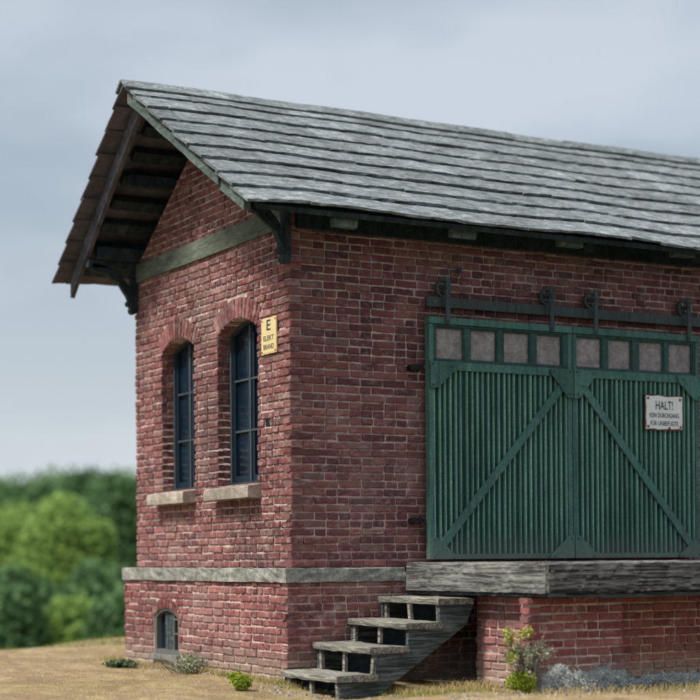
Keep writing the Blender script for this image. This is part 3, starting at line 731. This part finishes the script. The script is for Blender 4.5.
brick_field(mb, (1.07, PF, 0), (1,0,0), (0,-1,0), -.14, .735, lambda z: (0, .93), None, corner0=True, phase=0)
brick_field(mb, (1.07, PF, 0), (0,1,0), (-1,0,0), -.14, .735, lambda z: (0, .115), None, corner0=True, phase=1)
brick_field(mb, (1.24, PF+.12, 0), (0,1,0), (-1,0,0), -.14, .735, lambda z: (0, .88), None)
brick_field(mb, (2.0, PF, 0), (0,1,0), (1,0,0), -.14, .735, lambda z: (.01, .12), None)
mb.build('corner_pier', M['brick_pier'], plat)
mb = MB(); mb.box((1.0815, PF+.0120, -.3), (1.99, PF+.115, .733)); mb.box((1.2505, PF+.115, -.3), (1.99, PF+1.0, .733)); mb.build('pier_mortar', M['mortar_pale'], plat)
mb = MB(); brick_field(mb, (2.0, PF+.055, 0), (1,0,0), (0,-1,0), -.14, .735, lambda z: (.01, 7), None)
mb.build('platform_wall', M['brick_wall'], plat)
mb = MB(); mb.box((2.0, PF+.0670, -.3), (9.0, PF+.3, .733)); mb.build('wall_mortar', M['mortar_tan'], plat)

for bz in (.845, .945):
    q = MB(); q.cyl((PX0+.045, PY0-.042, bz), (PX0+.045, PY0-.026, bz), .014, n=8); q.build('bolt', M['black_iron'], plat)
# ================================================================== STEPS
st = empty('wooden_steps', (-.17, -1.1, 0), label='grey weathered wooden steps with four open treads leading up to the platform end', cat='steps')
TR = [(-.175, .21, .125), (.13, .50, .345), (.47, .83, .535), (.775, 1.125, .722)]
ys0, ys1 = -1.10, -.125
for i, (xa, xb, z) in enumerate(TR):
    mb = MB(); n = 12; v = []; yy = np.linspace(ys0, ys1, n)
    prof = [(xa+.006, -.05), (xa, -.03), (xa+.002, -.006), (xa+.012, 0), ((xa+xb)/2, .002), (xb, 0), (xb, -.05)]
    for y in yy:
        for px, pz in prof: v.append((px + rng.normal(0, .0022), y, z + pz + rng.normal(0, .002) + .006*math.sin(y*3+i)))
    k = len(prof); f = [(a*k+j, (a+1)*k+j, (a+1)*k+(j+1) % k, a*k+(j+1) % k) for a in range(n-1) for j in range(k)]
    f += [tuple(range(k)), tuple((n-1)*k+j for j in range(k))[::-1]]
    mb.add(v, f); mb.build('tread', M['tread'], st)
    rb = MB(); rb.box((xa+.26, ys0+.06, (TR[i-1][2]-.03 if i else -.12)), (xa+.275, ys1-.06, z-.052)); rb.build('riser_shade_board', M['dark_wood'], st)  # dark board added behind the open risers to paint their shade
    zlo = -.12 if i == 0 else TR[i-1][2]
    for j, y in enumerate((-1.055, -.62, -.20)):
        p = MB(); y += rng.normal(0, .01); p.bar((xa+.045, y, zlo), (xa+.045+rng.normal(0, .006), y+rng.normal(0, .008), z-.047), .032, .038, (0,1,0)); p.build('riser_post', M['tread'], st, bevel=.003)
def stringer(y):
    pts = [(-.14, -.13), (.13, -.13), (.19, -.06), (.24, -.03), (1.06, .50), (1.10, .60), (1.14, .668), (.80, .668), (.80, .485), (.50, .485), (.495, .292), (.17, .292), (.17, .072), (-.14, .072)]
    mb = MB(); mb.prism([(a, y, z) for a, z in pts], (0, .04, 0)); mb.build('stringer', M['stringer'], st, bevel=.003)
stringer(-1.085); stringer(-.17)

# ================================================================== SIGNS
def text_mesh(txt, size, width, mat, parent, name, place):
    cu = bpy.data.curves.new('t', 'FONT'); cu.body = txt; cu.size = size; cu.align_x = 'CENTER'; cu.align_y = 'CENTER'; cu.extrude = .0006; cu.offset = size*.012
    t = bpy.data.objects.new('t', cu); col.objects.link(t); bpy.context.view_layer.update()
    dg = bpy.context.evaluated_depsgraph_get(); me = bpy.data.meshes.new_from_object(t.evaluated_get(dg))
    col.objects.unlink(t); bpy.data.objects.remove(t)
    xs = [v.co.x for v in me.vertices]; k = width/(max(xs)-min(xs)); mxx = (max(xs)+min(xs))/2
    for v in me.vertices: v.co = place((v.co.x-mxx)*k, v.co.y, v.co.z)
    me.materials.clear(); me.materials.append(mat)
    o = bpy.data.objects.new(name, me); col.objects.link(o); o.parent = parent; o.matrix_parent_inverse = Matrix.Translation(-Vector(parent.location)); return o
def sign_mat(name, colr, rust):
    m, nt, b = new_mat(name); n = noise(nt, 28, det=6, rough=.7); n2 = noise(nt, 8, det=4)
    c = mix(nt, ramp(nt, n2, [(.4, 0), (.75, .35)]), colr, tuple(v*.72 for v in colr))
    c = mix(nt, ramp(nt, n, [(.66, 0), (.74, .8)]), c, rust); nt.links.new(c, b.inputs['Base Color']); b.inputs['Roughness'].default_value = .45
    return m
M['enamel'] = sign_mat('white_enamel', (.80,.79,.74), (.28,.12,.07)); M['yellow'] = sign_mat('yellow_enamel', (.62,.50,.25), (.36,.24,.10))
M['rust'] = paint_mat('rust', (.20,.075,.04), (.30,.15,.09), (.08,.035,.025), 30, .6, .9)
M['ink'] = paint_mat('faded_black_lettering', (.045,.05,.055), (.12,.13,.13), (.03,.03,.035), 40, .4)
sx0, sx1, sz0, sz1 = 3.735, 4.075, 2.262, 2.592
# the sign hangs on the ribs of the right door
sx1 = 4.19
hs = empty('notice_sign', (sx0, YD-.03, sz0), label='white rusty enamel notice reading HALT! on the right green door', cat='sign')
pts = []; 
def ragged(x0, x1, z0, z1, n=9, j=.005):
    p = [(x0+(x1-x0)*i/n, z0) for i in range(n)] + [(x1, z0+(z1-z0)*i/n) for i in range(n)] + [(x1-(x1-x0)*i/n, z1) for i in range(n)] + [(x0, z1-(z1-z0)*i/n) for i in range(n)]
    return [(a+rng.normal(0, j*.5), b_+rng.normal(0, j*.5)) for a, b_ in p]
mb = MB(); mb.prism([(a, YD-.004, z) for a, z in ragged(sx0-.004, sx1+.004, sz0-.004, sz1+.004)], (0, .008, 0)); mb.build('rusty_edge', M['rust'], hs)
mb = MB(); mb.prism([(a, YD-.009, z) for a, z in ragged(sx0+.008, sx1-.008, sz0+.010, sz1-.008, 9, .007)], (0, .005, 0)); mb.build('plate', M['enamel'], hs)
for bx, bz in ((sx0+.03, sz1-.03), (sx1-.035, sz1-.035), (sx0+.03, sz0+.03), (sx1-.03, sz0+.03), ((sx0+sx1)/2+.06, sz0+.018)):
    mb = MB(); mb.cyl((bx, YD-.014, bz), (bx, YD-.008, bz), .013, n=9); mb.build('screw', M['rust'], hs)
scx = (sx0+sx1)/2
for t, sz, wd, z in (('HALT!', .115, .21, 2.492), ('KEIN DURCHGANG', .062, .36, 2.398), ('F\u00dcR UNBEFUGTE', .062, .34, 2.322)):
    text_mesh(t, sz, wd, M['ink'], hs, 'lettering', lambda a, b_, c_, z=z: (scx + a, YD-.0098-c_, z + b_))
ys = empty('wall_sign', (-.02, .36, 2.84), label='small yellow enamel sign with a big E beside the right gable window', cat='sign')
y0, y1, z0, z1 = .215, .505, 2.842, 3.155
mb = MB(); mb.prism([(-.018, a, z) for a, z in ragged(y0, y1, z0, z1, 7, .003)], (.012, 0, 0)); mb.build('plate', M['yellow'], ys)
mb = MB(); mb.prism([(-.020, a, z) for a, z in ragged(y0+.01, y1-.01, z0+.01, z1-.01, 7, .001)], (.0025, 0, 0)); mb.build('raised_field', M['yellow'], ys)
for by, bz in ((y0+.02, z1-.02), (y1-.02, z1-.02), (y0+.02, z0+.02), (y1-.02, z0+.02)):
    mb = MB(); mb.cyl((-.024, by, bz), (-.019, by, bz), .008, n=8); mb.build('screw', M['rust'], ys)
yc = (y0+y1)/2
for t, sz, wd, z in (('E', .13, .075, 3.085), ('ELEKT', .062, .20, 2.975), ('BRAND', .062, .20, 2.90)):
    text_mesh(t, sz, wd, M['ink'], ys, 'lettering', lambda a, b_, c_, z=z: (-.0207-c_, yc - a, z + b_))

# ================================================================== VEGETATION
def leaf_mat(name, c0, c1, tr=.3):
    m, nt, b = new_mat(name); c = ramp(nt, rnd(nt), [(0, c0), (1, c1)]); nt.links.new(c, b.inputs['Base Color']); b.inputs['Roughness'].default_value = .7
    t = N(nt, 'ShaderNodeBsdfTranslucent'); nt.links.new(c, t.inputs[0]); ms = N(nt, 'ShaderNodeMixShader'); ms.inputs[0].default_value = tr
    nt.links.new(b.outputs[0], ms.inputs[1]); nt.links.new(t.outputs[0], ms.inputs[2]); nt.links.new(ms.outputs[0], [n for n in nt.nodes if n.type == 'OUTPUT_MATERIAL'][0].inputs[0]); return m
M['leaf_lt'] = leaf_mat('bright_leaves', (.20,.31,.075), (.31,.44,.13), .5); M['leaf_dk'] = leaf_mat('dark_leaves', (.07,.145,.055), (.12,.21,.08))
M['leaf_bl'] = leaf_mat('bluish_leaves', (.15,.24,.12), (.22,.32,.16))
M['bark'] = wood_mat('bark', (.03,.025,.02), (.07,.06,.045), (.11,.09,.07), (1,1,.2), 8, .8)
def leaf_cloud(mb, cen, n, size, flat=.3, seed=None):
    """n leaf-sized quads at points cen (n x 3)"""
    d = rng.normal(0, 1, (n, 3)); d /= np.linalg.norm(d, axis=1)[:, None]; up = rng.normal(0, 1, (n, 3)); a = np.cross(d, up); a /= np.linalg.norm(a, axis=1)[:, None]; b_ = np.cross(d, a)
    s = size*rng.uniform(.6, 1.3, n)[:, None]
    v = np.stack([cen - a*s*.5, cen - b_*s*.32, cen + a*s*.5, cen + b_*s*.32], 1).reshape(-1, 3)
    base = mb.n; mb.v.append(v); mb.f += [tuple(range(base+4*i, base+4*i+4)) for i in range(n)]; mb.n += 4*n
    mb.c.append(np.repeat(rng.random(n), 4))
def tree(name, x, y, z, h, wid, leafm, label, n=7000, group='trees behind the shed'):
    t = empty(name, (x, y, z), label=label, cat='tree', group=group)
    tk = MB(); p = np.array((x, y, z)); q = p + (rng.normal(0, .2), rng.normal(0, .2), h*.45); tk.cyl(p-(0,0,.3), q, .22, .13, 9)
    blobs = []
    for k in range(34):
        a = rng.uniform(0, 6.28); r_ = wid*.5*math.sqrt(rng.uniform(0, 1))*.75; zz = z + h*rng.uniform(.22, .93); 
        r_ *= math.sqrt(max(0.05, 1 - ((zz-z)/h - .45)**2*2.6)); c = np.array((x+r_*math.cos(a), y+r_*math.sin(a), zz)); blobs.append((c, wid*rng.uniform(.08, .21)))
        tk.cyl(q - (0,0,h*.1), c, .07, .02, 6)
    tk.build('trunk', M['bark'], t, smooth=True)
    cr_ = MB(); per = n//34
    for c, r_ in blobs:
        d = rng.normal(0, 1, (per, 3)); d /= np.linalg.norm(d, axis=1)[:, None]; rad = r_*rng.uniform(.35, 1.12, per)**.6
        leaf_cloud(cr_, c + d*rad[:, None]*np.array((1, 1, .8)), per, .26)
    g_ = rng.normal(0, 1, (n, 3)); g_ /= np.maximum(np.linalg.norm(g_, axis=1)[:, None], .01); g_ *= (rng.random(n)**.4)[:, None]
    leaf_cloud(cr_, np.array((x, y, z + h*.55)) + g_*np.array((wid*.46, wid*.46, h*.44)) + rng.normal(0, .12, (n, 3)), n, .24)
    cr_.build('crown', M[leafm], t)
cx, cy = -6.681, -12.935; sY, cY = math.sin(YAW), math.cos(YAW)
def at(px, dep): lat = (px-350)/1710*dep; return cx + dep*sY + lat*cY, cy + dep*cY - lat*sY
TREES = [  # px, depth, top row, width, leaf, label
 (64, 50, 506, 3.6, 'leaf_lt', 'bright green rounded tree at the front of the left background'),
 (18, 56, 512, 3.6, 'leaf_lt', 'yellowish green tree at the left edge of the picture beside the bright one'),
 (122, 58, 480, 4.8, 'leaf_dk', 'dark green tree right against the far corner of the building'),
 (92, 66, 477, 4.6, 'leaf_dk', 'tall dark tree rising behind the bright rounded tree'),
 (50, 72, 479, 4.6, 'leaf_bl', 'bluish green tree with its top above the bright rounded tree'),
 (8, 76, 484, 5.0, 'leaf_bl', 'hazy bluish tree farthest back at the left edge'),
 (22, 64, 486, 5.2, 'leaf_dk', 'broad dark tree filling the gap left of the bright rounded tree'),
 (-30, 60, 480, 4.6, 'leaf_dk', 'dark tree just outside the left edge of the picture'),
 (146, 62, 478, 5.2, 'leaf_dk', 'dark tree hidden behind the far corner of the building'),
 (34, 44, 588, 2.6, 'leaf_dk', 'low dark bush below the bright rounded tree'),
 (100, 45, 575, 2.8, 'leaf_dk', 'low dark bush close to the base of the gable wall'),
 (70, 42, 612, 2.4, 'leaf_lt', 'low light green bush at the foot of the bright rounded tree'),
 (-10, 42, 580, 2.8, 'leaf_dk', 'low spreading bush at the left edge of the picture'),
 (4, 41, 600, 2.2, 'leaf_dk', 'low dark bush in the left bottom corner of the wood'),
 (128, 41, 600, 2.2, 'leaf_dk', 'low dark bush hugging the plinth corner'),
 (-100, 55, 500, 5, 'leaf_lt', 'bright tree standing alone far outside the left edge of the picture'), (-190, 66, 482, 6, 'leaf_dk', 'big dark tree farthest to the left, outside the picture'),
 (230, 70, 490, 6, 'leaf_dk', 'dark tree behind the gable roof'), (330, 72, 500, 6, 'leaf_bl', 'bluish tree behind the middle of the shed'),
]
for i, (px, dep, ty, wid, lm, lb) in enumerate(TREES):
    x, y = at(px, dep); z = float(ground_z(x, y)); top = 1.06 + (558 + (-.0078)*(px-350) - ty + 14)/1710*dep
    n = 9000 if top - z > 6 else 5000
    low = ty > 560
    tree('background_bush' if low else 'background_tree', x, y, z, (top - z)/ (1.0), wid, lm, lb, n)

# small plants at the walls
def clump(name, x, y, r_, h, n, size, mat, label, cat='plant', stems=0, smat='bark', zoff=0):
    t = empty(name, (x, y, float(ground_z(x, y))), label=label, cat=cat); z = float(ground_z(x, y)) + zoff
    cr_ = MB(); k = 9
    for i in range(k):
        a = rng.uniform(0, 6.28); q = r_*.6*math.sqrt(rng.random()); c = np.array((x+q*math.cos(a), y+q*math.sin(a), z + h*rng.uniform(.25, .75)))
        d = rng.normal(0, 1, (n//k, 3)); d /= np.linalg.norm(d, axis=1)[:, None]
        leaf_cloud(cr_, c + d*np.array((r_*.42, r_*.42, h*.36))*(rng.uniform(.2, 1.1, n//k)**.5)[:, None], n//k, size)
    cr_.build('foliage', M[mat], t)
    if stems:
        s = MB()
        for i in range(stems):
            a = rng.uniform(0, 6.28); q = r_*.9; p0 = np.array((x+rng.normal(0,.03), y+rng.normal(0,.03), z-.02)); p2 = np.array((x+q*math.cos(a), y+q*math.sin(a), z+h*rng.uniform(.5, 1.0))); p1 = (p0+p2)/2 + (rng.normal(0,.02), rng.normal(0,.02), h*.12)
            s.cyl(p0, p1, .006, .004, 5); s.cyl(p1, p2, .004, .002, 5)
        s.build('stem', M[smat], t)
    return t
M['moss'] = leaf_mat('yellow_green_moss', (.16,.22,.015), (.34,.40,.04), .2)
M['silver'] = leaf_mat('silver_leaves', (.16,.19,.11), (.34,.35,.24), .2)
M['lichen'] = leaf_mat('grey_lichen', (.22,.25,.25), (.62,.66,.63), .15)
M['dull'] = leaf_mat('dull_green_leaves', (.05,.09,.045), (.12,.17,.08), .2)
M['lime'] = leaf_mat('lime_leaves', (.20,.24,.03), (.50,.50,.14), .25)
M['twig'] = wood_mat('grey_twig', (.12,.11,.10), (.22,.21,.19), (.32,.31,.28), (1,1,1), 20, .4)
clump('silver_shrub', -.33, 1.50, .26, .17, 1000, .028, 'silver', 'low silvery shrub against the brick plinth beside the cellar window', stems=24, smat='twig')
clump('green_cushion_plant', -.62, -.30, .125, .16, 1600, .022, 'moss', 'round yellow-green cushion plant at the gable foot near the steps')
clump('small_weed', -.40, 2.95, .20, .07, 500, .04, 'dull', 'small flat green weed at the far end of the gable foot', cat='weed')
clump('mossy_bush', .97, -2.02, .15, .19, 2600, .020, 'moss', 'dense yellow-green mossy bush at the foot of the brick pier', cat='bush')
# leafy twig plant above it
t = empty('twiggy_plant', (1.0, -1.98, .1), label='twiggy plant with lime leaves climbing the brick pier above the mossy bush', cat='plant')
s = MB(); lf = MB(); ends = []
for i in range(60):
    p0 = np.array((1.02+rng.normal(0,.05), -2.03+rng.normal(0,.03), .12)); p = p0.copy(); d = np.array((rng.normal(-.12, .33), rng.normal(-.05, .15), 1.0))
    for k in range(4):
        q = p + d/np.linalg.norm(d)*rng.uniform(.05, .105); q[1] = min(q[1], -1.985); s.cyl(p, q, .0045-.0008*k, .0037-.0008*k, 5); p = q; d += rng.normal(0, .33, 3)
        if k > 1: ends.append(p.copy())
s.build('stem', M['twig'], t)
for e_ in ends[::2]: leaf_cloud(lf, e_ + rng.normal(0, .018, (12, 3)), 12, .024)
lf.build('leaves', M['silver'], t)
lf = MB()
for c in ((.82, -2.05, .44), (.84, -2.04, .40), (.80, -2.06, .47), (.83, -2.05, .27), (.86, -2.05, .29), (.95, -2.05, .46), (1.0, -2.05, .47)):
    leaf_cloud(lf, np.array(c) + rng.normal(0, .022, (60, 3)), 60, .028)
lf.build('bright_leaves', M['lime'], t)
m, nt, b = new_mat('lichen_stone'); M['footing'] = m
n_ = noise(nt, 18, det=8, rough=.75, dist=.6); n2_ = noise(nt, 70, det=4, rough=.7)
c = ramp(nt, n_, [(.32, (.09,.095,.09)), (.43, (.34,.37,.36)), (.55, (.56,.60,.575)), (.70, (.76,.78,.73))]); c = mix(nt, 1.0, c, ramp(nt, n2_, [(.3, .5), (.6, 1.2)]), 'MULTIPLY')
nt.links.new(c, b.inputs['Base Color']); b.inputs['Roughness'].default_value = .95; bump(nt, b, math_(nt, 'ADD', n_, n2_), 1.0, .025)
fx = np.arange(1.10, 6.0, .011); ft = np.linspace(0, 1, 26); FX, FT = np.meshgrid(fx, ft)
base_h = np.where(FX < 2.0, .15, .075); e0 = np.clip((FX-1.10)/.18, 0, 1)**.6
hh = (base_h + .028*fbm(FX, FX*0, 9, 21) + .03*fbm(FX, FX*0, 31, 22) + .05*np.exp(-((FX-1.32)/.10)**2)*1.2)*e0
dep = np.where(FX < 2.0, .075, .06)*(1 + .3*fbm(FX, FX*0, 7, 23))*e0
ang = FT*math.pi/2
nz = .55*fbm(FX*1.0, FT*hh*1.0+FX*0, 60, 24, 4) + .6*rng.normal(0, 1, FX.shape)*.5
yb = np.where(FX < 2.0, PF, PF+.05)
FY = yb - dep*np.cos(ang)**.7 + .018*nz*np.cos(ang) + .02
FZ = hh*np.sin(ang)**.8 + .016*nz - .03*(FT < .02)
I_ = np.arange(FX.size).reshape(FX.shape); mb = MB()
mb.add(np.stack([FX, FY, FZ + 0*FX], -1).reshape(-1, 3), np.stack([I_[:-1,:-1], I_[:-1,1:], I_[1:,1:], I_[1:,:-1]], -1).reshape(-1, 4).tolist(), .5)
mb.build('footing', M['footing'], plat)
t = empty('lichen_patch', (1.5, -2.1, 0), label='thin crust of grey lichen sprigs on the rough footing under the platform wall', cat='lichen')
lf = MB()
for i in range(120):
    xx = 1.15 + 2.9*rng.random()**1.6; hh = .20 if xx < 1.95 else .10; zz = rng.uniform(.02, hh)
    leaf_cloud(lf, np.array((xx, -2.02 - .10*(1-zz/hh), zz)) + rng.normal(0, .016, (16, 3)), 16, .017)
lf.build('growth', M['lichen'], t)
# grasses: two uncountable covers
def blades(name, pts, hmin, hmax, wd, mat, label):
    n = len(pts); p = np.array(pts); z = ground_z(p[:,0], p[:,1]); a = rng.uniform(0, 6.28, n); h = rng.uniform(hmin, hmax, n); ln = rng.uniform(.1, 1.0, n)*h
    b0 = np.stack([p[:,0], p[:,1], z-.004], 1); sd_ = np.stack([np.cos(a), np.sin(a), 0*a], 1)*wd; la = rng.uniform(0, 6.28, n)
    tip = b0 + np.stack([np.cos(la)*ln, np.sin(la)*ln, h], 1); mid = (b0+tip)/2 + np.stack([0*a, 0*a, h*.15], 1)
    v = np.stack([b0-sd_, b0+sd_, mid+sd_*.7, tip, mid-sd_*.7], 1).reshape(-1, 3); mb = MB(); mb.v = [v]; mb.n = 5*n; mb.f = [tuple(range(5*i, 5*i+5)) for i in range(n)]; mb.c = [np.repeat(rng.random(n), 5)]
    return tag(mb.build(name, mat), label, 'grass', kind='stuff')
M['straw'] = leaf_mat('dry_grass', (.38,.29,.13), (.62,.50,.27), .3); M['grassg'] = leaf_mat('fresh_grass', (.12,.16,.03), (.26,.30,.07), .3)
pts = []
while len(pts) < 13000:
    x = rng.uniform(-5, 3.2); y = rng.uniform(-3.6, 8.5)
    if -.12 < x and -.1 < y < 3.6: continue
    if fbm(np.array(x), np.array(y), 1.6, 5, 3) > .12 or rng.random() < .15: pts.append((x, y))
blades('dry_grass', pts, .008, .035, .0022, M['straw'], 'thin straw-coloured dry grass scattered over the sandy ground')
pts = []
for i in range(4200):                                     # taller dead grass along the wall feet and under the steps
    k = rng.random()
    if k < .5: pts.append((-.11-abs(rng.normal(0, .07)), rng.choice([3.75, 3.3, 2.7, 1.9, 1.3, .7, .2, -.15]) + rng.normal(0, .16)))
    elif k < .75: pts.append((rng.uniform(.35, 1.3), -1.2 + rng.normal(0, .12)))
    else: pts.append((rng.uniform(.9, 4.0), -2.2 - abs(rng.normal(0, .1))))
blades('dead_grass_tufts', pts, .02, .085, .0024, M['straw'], 'longer dead grass along the foot of the walls')
pts = []
while len(pts) < 4000:
    x = rng.uniform(-5, 2.5); y = rng.uniform(-3, 8.5)
    if -.12 < x and -.1 < y < 3.6: continue
    if fbm(np.array(x), np.array(y), .9, 11, 3) > .42: pts.append((x, y))
for i in range(1500):                                     # tufts against the plinth
    y = rng.choice([3.7, 3.2, 2.1, .9, .4, -.1]) + rng.normal(0, .12); pts.append((-.12-abs(rng.normal(0, .06)), y))
for i in range(700): pts.append((rng.uniform(.2, 1.1), -1.35 + rng.normal(0, .3)))
blades('green_grass', pts, .012, .055, .0026, M['grassg'], 'patchy yellow-green grass on the ground round the brick plinth')
# pebbles and mortar crumbs along the foot of the walls
peb = MB(); 
for i in range(420):
    k = rng.random()
    if k < .45: x, y = -.12-abs(rng.normal(0, .07)), rng.uniform(-.3, 3.6)
    elif k < .75: x, y = rng.uniform(-.45, .3), rng.uniform(-1.35, -.2) 
    else: x, y = rng.uniform(.2, 2.6), -2.1 - abs(rng.normal(0, .18))
    r_ = rng.uniform(.006, .026); z = float(ground_z(x, y)); n = 6
    v = [(x + r_*rng.uniform(.7, 1.2)*math.cos(a)*(1-.35*l), y + r_*rng.uniform(.7, 1.2)*math.sin(a)*(1-.35*l), z - .003 + r_*.75*l) for l in (0, 1) for a in np.linspace(0, 6.28, n, endpoint=False)]
    peb.add(v, [tuple(range(n, 2*n))] + [(a, (a+1) % n, n+(a+1) % n, n+a) for a in range(n)])
for i in range(1500):
    x, y = rng.uniform(-4, 2.5), rng.uniform(-3.2, 7.5)
    if -.12 < x and -.1 < y < 3.6: continue
    r_ = rng.uniform(.004, .016); z = float(ground_z(x, y)); n = 5
    v = [(x + r_*rng.uniform(.7, 1.3)*math.cos(a)*(1-.4*l), y + r_*rng.uniform(.7, 1.3)*math.sin(a)*(1-.4*l), z - .002 + r_*.6*l) for l in (0, 1) for a in np.linspace(0, 6.28, n, endpoint=False)]
    peb.add(v, [tuple(range(n, 2*n))] + [(a, (a+1) % n, n+(a+1) % n, n+a) for a in range(n)])
tag(peb.build('rubble', M['sill']), 'small pale stones and mortar crumbs along the wall foot', 'rubble', kind='stuff')
